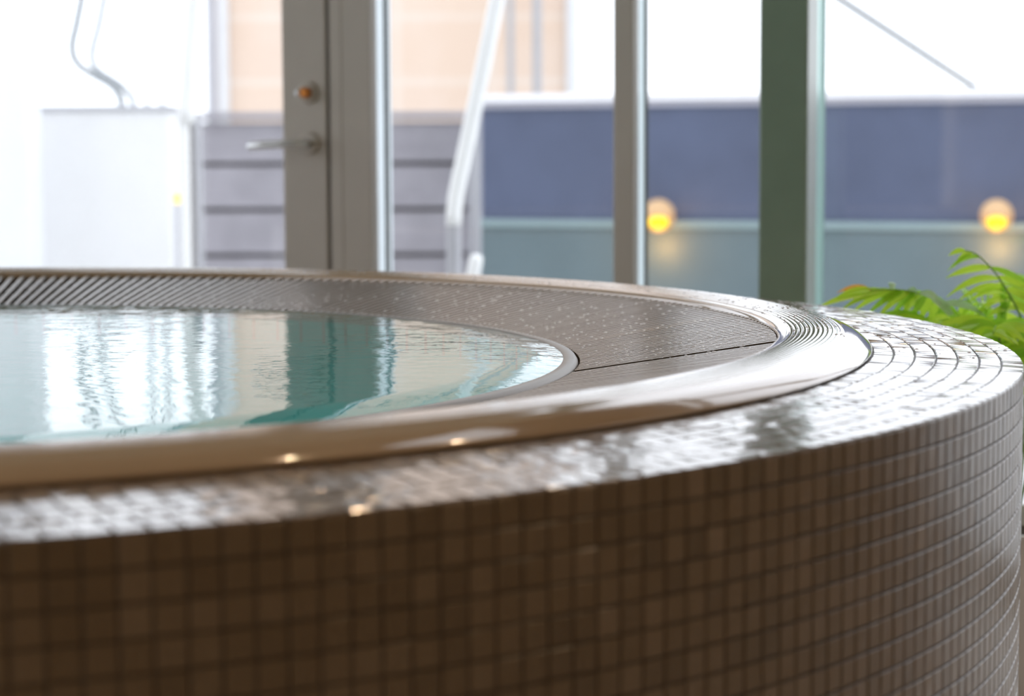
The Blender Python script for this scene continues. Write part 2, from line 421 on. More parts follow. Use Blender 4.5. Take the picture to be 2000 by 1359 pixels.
# water: level pool surface that bends down over the lip
wv = []
radii = np.concatenate([np.linspace(0, 36, 25)[1:], np.linspace(36.3, 40.9, 24)])
def wz(r):
    s_ = np.clip((r-37.9)/(40.9-37.9), 0, 1); return -.60-.34*s_**1.3
nw = 360; ang = np.linspace(0, 2*math.pi, nw, endpoint=False)
V = [np.array([[0, 0, ZT+wz(0)*T]])]
for r_ in radii:
    V.append(np.stack([r_*T*np.cos(ang), r_*T*np.sin(ang), np.full(nw, ZT+wz(r_)*T)], 1))
V = np.concatenate(V); F = []
for k in range(len(radii)-1):
    a = 1+k*nw+np.arange(nw); b_ = 1+k*nw+(np.arange(nw)+1) % nw
    F.append(np.stack([a, a+nw, b_+nw, b_], 1))
F = np.concatenate(F)
tri = np.stack([np.zeros(nw, int), 1+np.arange(nw), 1+(np.arange(nw)+1) % nw, 1+(np.arange(nw)+1) % nw], 1)
wo = MB(); wo.v = [tuple(x) for x in V]; wo.f = [tuple(int(y) for y in x) for x in F]+[(0, 1+i, 1+(i+1) % nw) for i in range(nw)]; wo.mi = [0]*len(wo.f)
water = wo.build('water_surface', M['water'], None, smooth=True); water.location = TUB
tag(water, 'rippling teal water filling the round hot tub to its lip', 'water', kind='stuff')

# droplets on rim and mosaic
def droplets():
    V = []; F = []
    base = []
    n1_, n2_ = 8, 3
    for j in range(n2_):
        a = j/n2_*math.pi/2
        for i in range(n1_):
            base.append((math.cos(a)*math.cos(2*math.pi*i/n1_), math.cos(a)*math.sin(2*math.pi*i/n1_), math.sin(a)))
    base.append((0, 0, 1)); base = np.array(base)
    fb = []
    for j in range(n2_-1):
        for i in range(n1_): fb.append((j*n1_+i, j*n1_+(i+1) % n1_, (j+1)*n1_+(i+1) % n1_, (j+1)*n1_+i))
    for i in range(n1_): fb.append(((n2_-1)*n1_+i, (n2_-1)*n1_+(i+1) % n1_, n2_*n1_))
    mb = MB()
    for k in range(2200):
        th = rng.uniform(-.2, 2.1); kind = rng.random()
        if kind < .5: r_ = rng.uniform(52.3, 55.2); z = dome(r_)+.01; s_ = rng.uniform(.0006, .0019)
        elif kind < .68: r_ = rng.uniform(57, 63.5); z = SL*(63.8-r_); s_ = rng.uniform(.0006, .0022)
        else:
            r_ = rng.uniform(41.8, 51.4); z = -.98+1.64*(r_-41.32)/10.36; s_ = rng.uniform(.001, .0022)
            i_ = round((th-JOINT)/(2*math.pi/NB)-.5); th = JOINT+(i_+.5)*2*math.pi/NB
        v = base*np.array([s_*rng.uniform(.8, 1.8), s_, s_*.55]) + np.array([r_*T*math.cos(th), r_*T*math.sin(th), ZT+z*T])
        mb.add([tuple(q) for q in v], fb)
    o = mb.build('water_droplets', M['drop'], None, smooth=True); o.location = TUB
    tag(o, 'scattered water droplets lying on the tub rim and grate', 'water droplets', kind='stuff')
droplets()

# ------------------------------------------------------------------ glazing wall
H = 2.7
def P(s, off, z): return G0 + GD*s + GN*off + Vector((0, 0, z))
def gbox(mb, s0, s1, o0, o1, z0, z1, bev=.002, mi=0):
    return mb.box(P((s0+s1)/2, (o0+o1)/2, (z0+z1)/2), (s1-s0, o1-o0, z1-z0), GD, GN*1.0, bev, mi)
# door leaf
sL = gs(-175); sS0, sS1 = gs(553, .03), gs(638, .03)
door = empty('door_1', P(sL, 0, 0), None, None); door['kind'] = 'structure'
def fr_child(name, mats, *boxes, par=None, bev=.002):
    mb = MB()
    for b_ in boxes: gbox(mb, *b_, bev=bev)
    return child(mb, name, mats, par or door)
fr_child('door_stile', M['frame_in'], (sS0, sS1, -.02, .03, .01, 2.28))
fr_child('door_stile', M['frame_in'], (sL-.10, sL, -.02, .03, .01, 2.28))
fr_child('door_rail', M['frame_in'], (sL, sS0, -.02, .03, 2.16, 2.28))
fr_child('door_rail', M['frame_in'], (sL, sS0, -.02, .03, .01, .20))
fr_child('door_pane', M['glass'], (sL, sS0, -.004, .004, .20, 2.16), bev=0)
fr_child('glazing_bead', M['frame_out'], (sS0-.006, sS0, -.02, .012, .2, 2.16))
# lock cylinder
c = P(gs(602, .035), .03, at(602, 181, 5.3).z)
lock = MB().lathe([(.0001, .012), (.020, .012), (.026, .009), (.028, 0)], c, 32, GN); lo = child(lock, 'lock_rose', M['frame_in'], door, True, 40)
lk = MB().lathe([(.0001, .030), (.010, .030), (.0135, .026), (.0145, .012)], c, 24, GN); child(lk, 'key_cylinder', M['brass'], lo, True, 40)
th_ = MB().lathe([(.0001, .022), (.007, .020), (.010, .012), (.009, .004)], c-GD*.021, 16, GN); child(th_, 'lock_catch', M['chrome'], lo, True)
# lever
c = P(gs(604, .035), .03, at(604, 280, 5.3).z)
rose = MB().lathe([(.0001, .010), (.024, .010), (.028, .006), (.029, 0)], c, 32, GN); ro_ = child(rose, 'handle_rose', M['frame_in'], door, True, 40)
lv = MB(); zdn = Vector((0, 0, -1))
pts = [c+GN*.008, c+GN*.03, c+GN*.048, c+GN*.058-GD*.008, c+GN*.062-GD*.022, c+GN*.062-GD*.06+zdn*.002, c+GN*.062-GD*.10+zdn*.004, c+GN*.062-GD*.133+zdn*.006, c+GN*.060-GD*.142+zdn*.007]
lv.tube(pts, .0105, 16, taper=[.95, .95, 1, 1.02, 1.02, 1.0, 1.0, .98, .6]); child(lv, 'lever_handle', M['chrome'], ro_, True)

def frame_thing(name, s0, s1, out_d, beads, doorside=False):
    root = empty(name, P((s0+s1)/2, 0, 0), None, None); root['kind'] = 'structure'
    mb = MB(); gbox(mb, s0, s1, -.012, .03, 0, H); child(mb, 'inner_profile', M['frame_in'], root)
    mb = MB(); gbox(mb, s0+.004, s1-.001, -out_d, -.014, 0, H); child(mb, 'outer_profile', M['frame_out'], root)
    mb = MB()
    for q in beads: gbox(mb, s1-.001, s1+.004, -out_d+q, -out_d+q+.004, 0, H)
    child(mb, 'gasket', M['frame_dark'], root)
    return root
fA0, fA1 = gs(645, .03), gs(724, .03)
t1 = frame_thing('trim_1', fA0, fA1, .108, (.028, .045))
mb = MB(); gbox(mb, fA0-.006, fA0, -.02, .02, 0, H); child(mb, 'door_seal', M['frame_dark'], t1)
mb = MB(); gbox(mb, fA0+.028, fA0+.033, .0295, .0315, 0, H); child(mb, 'profile_groove', M['frame_in'], t1)
fB0, fB1 = gs(1198, .03), gs(1237, .03)
frame_thing('trim_2', fB0, fB1, .098, (.016, .030))
# further mullions, left of the door and right beyond the picture
sW, sE = -3.35, 3.35
for k, s in enumerate((sL-.16, 1.75, 2.9)):
    frame_thing('trim_%d' % (3+k), s-.03, s+.03, .09, (.02,))
def pane(name, s0, s1, z0=.06, z1=H-.06):
    mb = MB(); gbox(mb, s0, s1, -.018, -.010, z0, z1, bev=0); o = mb.build(name, M['glass']); o['kind'] = 'structure'; return o
pane('window_1', fA1, fB0); pane('window_2', fB1, 1.72); pane('window_3', 1.78, 2.87); pane('window_4', 2.93, sE); pane('window_5', sW, sL-.19)
mb = MB(); gbox(mb, sL-.1, fA0, -.018, -.010, 2.34, H-.06, bev=0); o = mb.build('window_6', M['glass']); o['kind'] = 'structure'
mb = MB(); gbox(mb, sL-.13, fA0, -.05, .03, 2.285, 2.34); o = mb.build('trim_6', M['frame_in']); o['kind'] = 'structure'
for nm, z0, z1, a_, b_ in (('trim_7', H-.06, H, sW, sE), ('trim_8', 0, .06, fA1, sE), ('trim_9', 0, .06, sW, sL-.19)):
    mb = MB(); gbox(mb, a_, b_, -.06, .03, z0, z1); o = mb.build(nm, M['frame_in']); o['kind'] = 'structure'

# green column standing just inside the glass
cs = (gs(1483, .21)+gs(1577, .21))/2; cw = gs(1577, .21)-gs(1483, .21)
colu = empty('steel_column', P(cs, .16, 0), 'square steel column in painted green reflection standing just inside the glass', 'column')
mb = MB(); gbox(mb, cs-cw/2, cs+cw/2, .16-cw/2, .16+cw/2, .012, H, bev=.004); child(mb, 'shaft', M['column'], colu)
mb = MB(); gbox(mb, cs-cw/2-.03, cs+cw/2+.03, .16-cw/2-.03, .16+cw/2+.03, 0, .012, bev=.002); child(mb, 'base_plate', M['column'], colu)

fin = empty('reflection_fin', P(cs+cw/2, -.15, 0), 'tall greenish pane standing in for a reflection behind the green column', 'glass fin')  # pane added for a strip reflected in the glass beside the column
m, nt, b = nodes('green_reflection_tone'); b.inputs['Base Color'].default_value = (.36, .56, .50, 1); setp(b, Roughness=.3)
tr = nt.nodes.new('ShaderNodeBsdfTransparent'); tr.inputs['Color'].default_value = (.9, 1, .98, 1); g = nt.nodes.new('ShaderNodeMixShader'); g.inputs[0].default_value = .42
nt.links.new(tr.outputs[0], g.inputs[1]); nt.links.new(b.outputs[0], g.inputs[2]); nt.links.new(g.outputs[0], nt.nodes['Material Output'].inputs[0]); M['fin'] = m
fs = gs(1579, -.03)
mb = MB(); gbox(mb, fs-.012, fs, -.21, -.03, .06, H-.06, bev=0); child(mb, 'fin_pane', M['fin'], fin)
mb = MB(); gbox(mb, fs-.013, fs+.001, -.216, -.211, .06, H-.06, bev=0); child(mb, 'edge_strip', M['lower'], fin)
mb = MB(); gbox(mb, fs-.03, fs+.02, -.23, -.02, 0, .06); child(mb, 'floor_shoe', M['frame_in'], fin)
# ------------------------------------------------------------------ room shell
def poly(name, pts, z, t, m_):
    n = len(pts); v = [(x, y, z) for x, y in pts]+[(x, y, z+t) for x, y in pts]
    f = [tuple(range(n))[::-1], tuple(range(n, 2*n))]+[(i, (i+1) % n, n+(i+1) % n, n+i) for i in range(n)]
    o = MB().add(v, f).build(name, m_); o['kind'] = 'structure'; return o
gw = P(sW, 0, 0); ge = P(sE, 0, 0)
YB = -3.0
room = [(gw.x, YB), (ge.x, YB), (ge.x, ge.y), (gw.x, gw.y)]
poly('floor', room, -.1, .1, M['floor'])
KX, KY = .85, 2.5                          # ceiling opening added to light the palm
gk = gs(1000+KX*1e3) if False else None
kY = P((KX-0)/GD.x, 0, 0)
poly('ceiling', [(gw.x, YB), (ge.x, YB), (ge.x, KY), (KX, KY), (KX, kY.y), (gw.x, gw.y)], H, .12, M['ceil'])
poly('added_skylight', [(KX, KY), (ge.x, KY), (ge.x, ge.y), (KX, kY.y)], H+.03, .01, M['glass'])  # roof opening invented to brighten the palm leaves
def wall(name, x0, x1, y0, y1, m_, z1=H):
    o = MB().box(((x0+x1)/2, (y0+y1)/2, z1/2), (x1-x0, y1-y0, z1)).build(name, m_); o['kind'] = 'structure'; return o
wall('wall_left', gw.x-.12, gw.x-.0, YB, gw.y, M['inwall'], .5); wall('wall_right', ge.x, ge.x+.12, YB, ge.y, M['inwall']); wall('wall_back', gw.x-.12, ge.x+.12, YB-.12, YB, M['inwall'])
mb = MB().box((gw.x-.06, (YB+gw.y)/2, (.5+H-.1)/2), (.008, gw.y-YB-.1, H-.1-.5)); o = mb.build('added_side_window', M['glass']); o['kind'] = 'structure'  # glazing added in the left wall to bring more light indoors
mb = MB().box((gw.x-.06, (YB+gw.y)/2, H-.05), (.12, gw.y-YB, .1)); o = mb.build('trim_10', M['frame_in']); o['kind'] = 'structure'
# warm ceiling downlights behind the camera
M['bulb'] = emit('warm_diffuser', (1.0, .30, .08), 22)
dl = [(-1.35, -.35), (.30, -.70), (.80, 1.95), (1.45, 2.36)]
root0 = None
for i, (x, y) in enumerate(dl):
    r_ = empty('ceiling_downlight', (x, y, H), ['recessed warm ceiling downlight nearest the left wall', 'second recessed warm ceiling downlight from the left wall', 'third recessed warm ceiling downlight from the left wall', 'recessed warm ceiling downlight nearest the right wall'][i], 'ceiling light', 'recessed ceiling downlights')
    child(MB().lathe([(.016, -.004), (.050, -.006), (.052, 0)], Vector((x, y, H)), 32), 'trim_ring', M['chrome'], r_, True)
    child(MB().lathe([(.0001, -.003), (.016, -.003), (.016, 0)], Vector((x, y, H)), 32), 'diffuser', M['bulb'], r_, True)
    ld = bpy.data.lights.new('downlight', 'SPOT'); ld.energy = 17; ld.color = (1, .70, .42); ld.spot_size = R(110); ld.shadow_soft_size = .014
    lo_ = bpy.data.objects.new('downlight', ld); COL.objects.link(lo_); lo_.location = (x, y, H-.02)

# ------------------------------------------------------------------ terrace outside
far = [(gw.x-4, gw.y+.0), (-16, 40), (22, 40), (ge.x+5, ge.y)]
t_ = MB().box((2, 24.0-.0, -.20), (60, 42, .1)).build('ground', M['terrace']); t_['kind'] = 'structure'
# far building
YBD = 20.0
bl = at(446, 200, YBD).x; brr = at(1108, 200, YBD).x
bld = empty('building', ((bl+brr)/2, YBD, -.15), 'peach panelled building rising behind the slatted fence', 'building')
child(MB().box(((bl+brr)/2, YBD+2, 4.2), (brr-bl, 4, 8.7)), 'facade', M['building'], bld)
x0, x1 = at(1106, 100, YBD).x, at(1131, 100, YBD).x
child(MB().box(((x0+x1)/2, YBD+1.9, 4.2), (x1-x0, 4, 8.7), bev=.02), 'corner_pilaster', M['white_wall'], bld)
x0, x1 = at(420, 100, YBD).x, at(447, 100, YBD).x
child(MB().box(((x0+x1)/2, YBD+1.9, 4.2), (x1-x0, 4, 8.7), bev=.02), 'corner_pilaster', M['white_wall'], bld)
def dpipe(px, w, Y, lab, m_='grey_pipe', top=8.3):
    x = at(px, 100, Y).x; r_ = w/2/F_PX*Y
    root = empty('downpipe', (x, Y, -.15), lab, 'pipe', 'upright pipes on the terrace buildings')
    child(MB().tube([(x, Y, -.15), (x, Y, 2.5), (x, Y, top)], r_, 16), 'pipe_run', M[m_], root, True, 40)
    for z in (1.0, 4.6): child(MB().lathe([(r_*1.02, -.03), (r_*1.25, -.03), (r_*1.25, .03), (r_*1.02, .03)], Vector((x, Y, z)), 16), 'pipe_bracket', M[m_], root)
dpipe(997, 13, 19.5, 'grey downpipe on the peach building, the one nearer the sloping white handrail')
dpipe(1049, 17, 19.5, 'thicker grey downpipe on the peach building, nearer its white corner')
dpipe(285, 9, 16, 'slim pale upright pipe behind the white cabinet, left of its twin', 'pale_pipe')
dpipe(315, 10, 16, 'slim pale upright pipe beside the white building corner, right of its twin', 'pale_pipe')
x0, x1 = at(400, 100, 18).x, at(418, 100, 18).x
o = MB().box(((x0+x1)/2, 18.2, 4.1), (x1-x0, .3, 8.5), bev=.01).build('wall_pier', M['post']); tag(o, 'narrow pale grey pier left of the peach building', 'pier')

# slatted fence
YF = 12.4
fx0, fx1 = at(180, 230, YF).x, at(930, 230, YF).x
fence = empty('slatted_fence', ((fx0+fx1)/2, YF, -.15), 'weathered grey fence of wide horizontal boards outside the door', 'fence')
zs = [at(700, y, YF).z for y in (219, 233, 238, 316, 324, 405, 413, 494, 502, 583, 591, 700)]
mb = MB()
for k in range(2, 12, 2):
    za, zb = zs[k], zs[k+1]
    mb.box(((fx0+fx1)/2, YF+.006, (za+zb)/2), (fx1-fx0, .03, za-zb), Y=Vector((0, 1, 0)), bev=.004)
    mb.box(((fx0+fx1)/2, YF-.010, zb+.035), (fx1-fx0, .02, .07), bev=.004)
child(mb, 'slat_boards', M['slat'], fence)
child(MB().box(((fx0+fx1)/2, YF-.01, (zs[0]+zs[1])/2), (fx1-fx0, .09, zs[0]-zs[1]), bev=.004), 'top_rail', M['slat'], fence)
child(MB().box(((fx0+fx1)/2, YF+.06, zs[0]/2-.1), (fx1-fx0, .02, zs[0]+.05)), 'backing', M['slat_dark'], fence)
x0, x1 = at(915, 300, YF).x, at(943, 300, YF).x
child(MB().box(((x0+x1)/2, YF+.0, zs[0]/2-.08), (x1-x0, .1, zs[0]+.10), bev=.006), 'fence_post', M['post'], fence)

# blue-grey parapet wall on the right
def par(px): # point of the parapet line at photo column px
    d = ray(px, 300); p0 = Vector((0, 11.6, 0)); n_ = Vector((-math.sin(A), -math.cos(A), 0)); t = (p0-CAM).dot(n_)/d.dot(n_); q = CAM+d*t; return Vector((q.x, q.y, 0))
pa, pb = par(940), par(2700); PL = (pb-pa).length; PD = (pb-pa).normalized(); PN = Vector((-math.sin(A), -math.cos(A), 0))
d950 = par(950).y
zp = lambda y: at(950, y, d950).z
pw = empty('parapet_wall', pa, 'blue grey clad parapet wall with white coping outside the glass', 'wall')
def pbx(name, m_, z0, z1, o0, o1, bev=.004):
    c_ = pa+PD*(PL/2)+PN*((o0+o1)/2)+Vector((0, 0, (z0+z1)/2))
    return child(MB().box(c_, (PL, o1-o0, z1-z0), PD, PN, bev), name, m_, pw)
zt0, zt1, zt2, zl0, zl1 = zp(186), zp(200), zp(212), zp(428), zp(442)
pbx('coping', M['cap'], zt1, zt0, -.16, .05); pbx('coping_drip', M['cap_low'], zt2, zt1, -.13, .02)
pbx('cladding', M['navy'], zl0, zt2, -.12, 0); pbx('reflected_band', M['reflected_band'], zl1, zl0, -.12, .035); pbx('lower_reflection', M['lower'], -.15, zl1, -.12, .015)  # strip and lower wall carry the glass reflection in their colour
x_ = pa-PD*.02
# globe lamps
M['globe'] = None
m, nt, b = nodes('amber_globe')
tc = nt.nodes.new('ShaderNodeTexCoord'); sx = nt.nodes.new('ShaderNodeSeparateXYZ'); nt.links.new(tc.outputs['Object'], sx.inputs[0])
mr = nt.nodes.new('ShaderNodeMapRange'); mr.inputs['From Min'].default_value = -.08; mr.inputs['From Max'].default_value = .08
nt.links.new(sx.outputs['Z'], mr.inputs['Value'])
r1 = ramp(nt, mr.outputs[0], [(.2, (1.0, .38, .07)), (.75, (1.0, .62, .34))])
nt.links.new(r1.outputs[0], b.inputs['Emission Color']); b.inputs['Base Color'].default_value = (.25, .18, .10, 1)
b.inputs['Emission Strength'].default_value = .62; b.inputs['Transmission Weight'].default_value = 0; setp(b, Roughness=.3)
M['globe'] = m
M['filament'] = emit('yellow_bulb', (1.0, .66, .0), 1.0)
for k, (px, lab) in enumerate(((1300, 'glowing amber globe lamp on the blue grey wall beside the slim grey window post'), (1955, 'glowing amber globe lamp on the blue grey wall above the palm fronds'))):
    q = par(px); gr_ = 31/F_PX*q.y
    c_ = Vector((q.x, q.y, at(px, 419, q.y).z)) + PN*(gr_+.05)
    root = empty('globe_lamp', c_, lab, 'lamp', 'amber globe lamps on the parapet')
    # globe shell open at the front low side, with a bright bulb showing
    prof_ = [(gr_*math.sin(a), gr_*math.cos(a)) for a in np.linspace(.001, math.pi-.001, 24)]
    child(MB().lathe(prof_, c_, 32), 'glass_globe', M['globe'], root, True)
    bc = c_+(CAM-c_).normalized()*gr_*.72+Vector((0, 0, -gr_*.42))
    child(MB().lathe([(gr_*.62*math.sin(a), gr_*.40*math.cos(a)) for a in np.linspace(.001, math.pi-.001, 16)], bc, 24), 'bulb', M['filament'], root, True)
    child(MB().lathe([(.0001, 0), (.045, 0), (.045, gr_*.0+.06), (.0001, .06)], Vector((q.x, q.y, c_.z)), 24, PN), 'wall_mount', M['globe_b'], root, True, 40)
    ld = bpy.data.lights.new('globe_light', 'POINT'); ld.energy = 2.2; ld.color = (1, .5, .15); ld.shadow_soft_size = .05
    lo_ = bpy.data.objects.new('globe_light', ld); COL.objects.link(lo_); lo_.location = c_+Vector((0, 0, -gr_-.09))

# white wall far left, white cabinet
x1 = at(47, 300, 9.0).x
o = MB().box((x1-1.0, 9.2, 1.6), (2.0, .3, 3.6), bev=.01).build('white_wall', M['white_wall']); tag(o, 'plain white terrace wall left of the white cabinet', 'wall')
YX = 9.5; bx0, bx1 = at(52, 300, YX).x, at(331, 300, YX).x; bz = at(190, 216, YX).z
cab = empty('white_cabinet', ((bx0+bx1)/2, YX+.3, -.15), 'plain white outdoor cabinet with thin grey lid on the terrace', 'cabinet')
child(MB().box(((bx0+bx1)/2, YX+.33, bz/2-.075), (bx1-bx0, .66, bz+.15), bev=.006), 'cabinet_body', M['white_box'], cab)
zl = at(190, 206, YX).z
child(MB().box(((bx0+bx1)/2+.005, YX+.33, (bz+zl)/2), (bx1-bx0+.03, .70, zl-bz), bev=.006), 'lid', M['box_lid'], cab)
# curved pale pipes behind the cabinet
def smooth_path(pts, n=8):
    out = []; P_ = [pts[0]]+pts+[pts[-1]]
    for i in range(1, len(P_)-2):
        for k in range(n):
            t = k/n; a, b_, c_, d = P_[i-1], P_[i], P_[i+1], P_[i+2]
            out.append(.5*((2*b_)+(c_-a)*t+(2*a-5*b_+4*c_-d)*t*t+(3*b_-a-3*c_+d)*t**3))
    out.append(pts[-1]); return out
YP = 11.0
for k, (pp, lab, w_) in enumerate((([(172, -160), (165, -40), (150, 45), (141, 90), (150, 122), (180, 145), (215, 165), (232, 186), (238, 215), (238, 400), (238, 780)], 'pale bent steel pipe curving down behind the white cabinet', 13),
                             ([(230, -160), (208, -30), (193, 50), (180, 105), (190, 135), (240, 170), (262, 215), (262, 400), (262, 780)], 'straighter pale steel pipe sloping down behind the white cabinet lid', 11))):
    pts = smooth_path([at(a, b_, YP+.4*k) for a, b_ in pp])
    pts = [p if p.z > -.15 else Vector((p.x, p.y, -.15)) for p in pts]
    o = MB().tube(pts, w_*.62/F_PX*YP, 14).build('bent_pipe', M['pale_pipe'], None, True); tag(o, lab, 'pipe', 'bent pipes behind the cabinet')
# thin stay on the right
ca, cb = at(1640, -2, 13.6), at(1884, 158, 14); cdir = cb-ca
o = MB().tube([ca-cdir*3, ca, cb, cb+cdir*((-.15-cb.z)/cdir.z)], 7.0/F_PX*13.6, 10).build('stay_cable', M['grey_cable'], None, True)
tag(o, 'thin pale stay cable slanting down over the parapet coping', 'cable')

# handrails
YH = 6.9; hr = 15.5/F_PX*YH
hrA = empty('handrail', at(886, 700, YH), 'white sloping tube handrail beside the fence end, with two posts', 'handrail', 'terrace handrails')
hrA.location.z = -.15
bend = [at(1075, -500, YH), at(971, 0, YH), at(930, 197, YH), at(897, 350, YH), at(890, 385, YH), at(887, 415, YH), at(886.5, 440, YH)]
child(MB().tube(bend, hr, 20), 'top_rail', M['rail'], hrA, True)
p_ = at(886.5, 430, YH)
child(MB().tube([(p_.x, p_.y, p_.z+.01), (p_.x, p_.y, .5), (p_.x, p_.y, -.15)], hr*.98, 20), 'rail_post', M['post'], hrA, True, 40)
p_ = at(925, 215, YH); 
child(MB().tube([(p_.x+.004, p_.y+.08, at(925, 235, YH).z), (p_.x+.004, p_.y+.08, .5), (p_.x+.004, p_.y+.08, -.15)], 9.5/F_PX*YH, 16), 'rail_post', M['post'], hrA, True, 40)
pts = [at(931, 503, YH-.3), at(929, 512, YH-.3), at(922, 545, YH-.3), at(905, 620, YH-.3), at(880, 730, YH-.3)]
lowr = empty('low_handrail', (pts[-1].x, pts[-1].y, -.15), 'short white rail end rising just above the tub rim', 'handrail', 'terrace handrails')
mb = MB().tube([at(932, 497, YH-.3)]+pts, 13.0/F_PX*YH, 20, taper=[.55, .92, 1, 1, 1, 1]); child(mb, 'top_rail', M['rail'], lowr, True)
q = pts[-1]; child(MB().tube([q, (q.x, q.y, .2), (q.x, q.y, -.15)], 11/F_PX*YH, 16), 'rail_post', M['post'], lowr, True, 40)
# left rail
YL = 7.4
p_ = at(366, 240, YL)
hrB = empty('handrail', (p_.x, p_.y, -.15), 'white sloping tube handrail in front of the white cabinet side, with one post', 'handrail', 'terrace handrails')
child(MB().tube([at(428, -500, YL), at(379, 0, YL), at(367, 180, YL), at(365, 215, YL), at(364, 240, YL)], 17/F_PX*YL, 20), 'top_rail', M['rail'], hrB, True)
p_ = at(359, 232, YL); child(MB().tube([(p_.x, p_.y, p_.z), (p_.x, p_.y, .4), (p_.x, p_.y, -.15)], 10/F_PX*YL, 16), 'rail_post', M['rail'], hrB, True, 40)
p_ = at(372, 300, YL+.2)
o = MB().box((p_.x, p_.y, at(372, 235, YL).z/2-.075), (8/F_PX*YL, .05, at(372, 235, YL).z+.15), bev=.002).build('dark_post', M['slat_dark']); tag(o, 'thin dark post between the white handrail and pale grey post', 'post')
p_ = at(385, 300, YL+.3)
o = MB().box((p_.x, p_.y, at(385, 222, YL).z/2-.075), (18/F_PX*YL, .04, at(385, 222, YL).z+.15), bev=.003).build('pale_post', M['post']); tag(o, 'pale grey square post at the left end of the slatted fence', 'post')
# small amber reflection by the cabinet, built as a glowing lamp
p_ = at(346, 388, 9.3)
sl = empty('lamp_reflection', p_, 'small amber reflection built as a lamp beside the white cabinet', 'lamp')
child(MB().lathe([(.016*math.sin(a), .026*math.cos(a)) for a in np.linspace(.001, math.pi-.001, 14)], p_, 20), 'reflection_glow', M['filament'], sl, True)
child(MB().tube([p_+Vector((0, 0, -.02)), Vector((p_.x, p_.y, .3)), Vector((p_.x, p_.y, -.15))], .011, 12), 'added_stem', M['box_lid'], sl, True, 40)

# ------------------------------------------------------------------ palms behind the tub
def leaflet(mb, base, tip, width, droop, side, mi=0, n=8):
    width = width*1.45
    base = Vector(base); tip = Vector(tip); L = (tip-base).length
    ax = (tip-base).normalized(); w = side - ax*side.dot(ax); w.normalize()
    nrm = ax.cross(w)
    vs = []; fs = []
    for i in range(n+1):
        t = i/n; c_ = base.lerp(tip, t) + Vector((0, 0, 1))*droop*L*4*t*(1-t)
        h_ = width/2*(math.sin(math.pi*min(1, t*1.02+.03))**.6)*(1-.45*t)
        if i == n: h_ = width*.02
        vs += [c_-w*h_, c_+nrm*h_*.22, c_+w*h_]
    for i in range(n):
        a = i*3; fs += [(a, a+1, a+4, a+3), (a+1, a+2, a+5, a+4)]
    mb.add(vs, fs, mi)
def frond(parent, path, specs, r=.003):
    """path: rachis points; specs: (t, leaflet tip, width, droop, material)"""
    pts = smooth_path(path, 6)
    f_ = child(MB().tube(pts, r, 8, taper=[1-.7*i/(len(pts)-1) for i in range(len(pts))]), 'frond', M['stem'], parent, True)
    mb = MB()
    for t, tip, w_, dr, mi in specs:
        i = t*(len(pts)-1); a = int(min(i, len(pts)-2)); b_ = pts[a].lerp(pts[a+1], i-a)
        ax = (pts[min(a+1, len(pts)-1)]-pts[a]).normalized()
        view = Vector((0, -1, .25)).normalized()
        sd = (Vector(tip)-b_).cross(view + Vector((random.uniform(-.5, .5), 0, random.uniform(-.3, .3))))
        leaflet(mb, b_, tip, w_, dr, sd.normalized(), mi)
    child(mb, 'leaflets', [M['leaf'], M['leaf2'], M['leaf_tip'], M['leaf_sheen']], f_)
    return f_
def auto_specs(path, n, lens, w_, spread=.5, droop=.10, mats_=(0, 1), t0=.25, dn=.25):
    pts = smooth_path(path, 6); out = []
    for k in range(n):
        for sgn in (-1, 1):
            t = t0+(1-t0)*(k+.3*(sgn > 0))/n; i = t*(len(pts)-1); a = int(min(i, len(pts)-2)); b_ = pts[a].lerp(pts[a+1], i-a)
            ax = (pts[a+1]-pts[a]).normalized(); sd = ax.cross(Vector((0, 0, 1)))
            if sd.length < .1: sd = Vector((1, 0, 0))
            sd.normalize(); L = lens*(math.sin(math.pi*min(1, .15+.8*t)))*random.uniform(.85, 1.1)
            d = (ax*random.uniform(.5, .8)+sd*sgn*.8+Vector((0, 0, -dn*random.uniform(.5, 1.3)))).normalized()
            out.append((t, b_+d*L, w_*random.uniform(.8, 1.15), droop, random.choice(mats_)))
    return out
YQ = 3.75; px_ = 1/F_PX*YQ
def q(x, y, Y=YQ): return at(x, y, Y)
pc = Vector((q(2010, 600).x, YQ+.1, 0))
palm = empty('potted_palm', pc, 'lime green palm with arching fronds in a pot behind the tub', 'plant')
child(MB().lathe([(.0001, .0), (.13, .0), (.15, .03), (.17, .30), (.18, .32), (.165, .32), (.155, .28), (.0001, .28)], pc, 40), 'pot', M['pot'], palm, True, 40)
child(MB().lathe([(.0001, .285), (.155, .283)], pc, 24), 'soil', M['soil'], palm)
root_ = pc+Vector((0, 0, .29))
# right frond seen against the wall
pB = [root_, q(2040, 760, 3.7), q(2010, 660, 3.68), q(1985, 600, 3.68), q(1962, 560, 3.68), q(1940, 528, 3.68), q(1908, 497, 3.68), q(1885, 489, 3.68)]
S = []
W = 13*px_
for t, x, y, w_, dr, mi in ((1.0, 1852, 500, 9, .12, 0), (.90, 1862, 523, 10, .16, 0), (.83, 1850, 530, 9, .16, 1), (.74, 1847, 543, 13, .07, 0), (.64, 1848, 581, 13, .13, 0), (.57, 1868, 590, 12, .13, 0), (.52, 1890, 592, 12, .18, 0), (.47, 1902, 624, 13, .22, 0), (.42, 1925, 622, 13, .16, 0),
                      (.66, 2030, 578, 11, .06, 0), (.74, 2020, 560, 10, .05, 1), (.56, 2040, 606, 12, .06, 0), (.60, 1962, 672, 11, .0, 1), (.5, 1935, 670, 13, .08, 1), (.46, 2050, 645, 13, .06, 0), (.38, 1960, 690, 14, .05, 1)):
    S.append((t, q(x, y, 3.68), w_*px_, dr, mi))
frond(palm, pB, S)
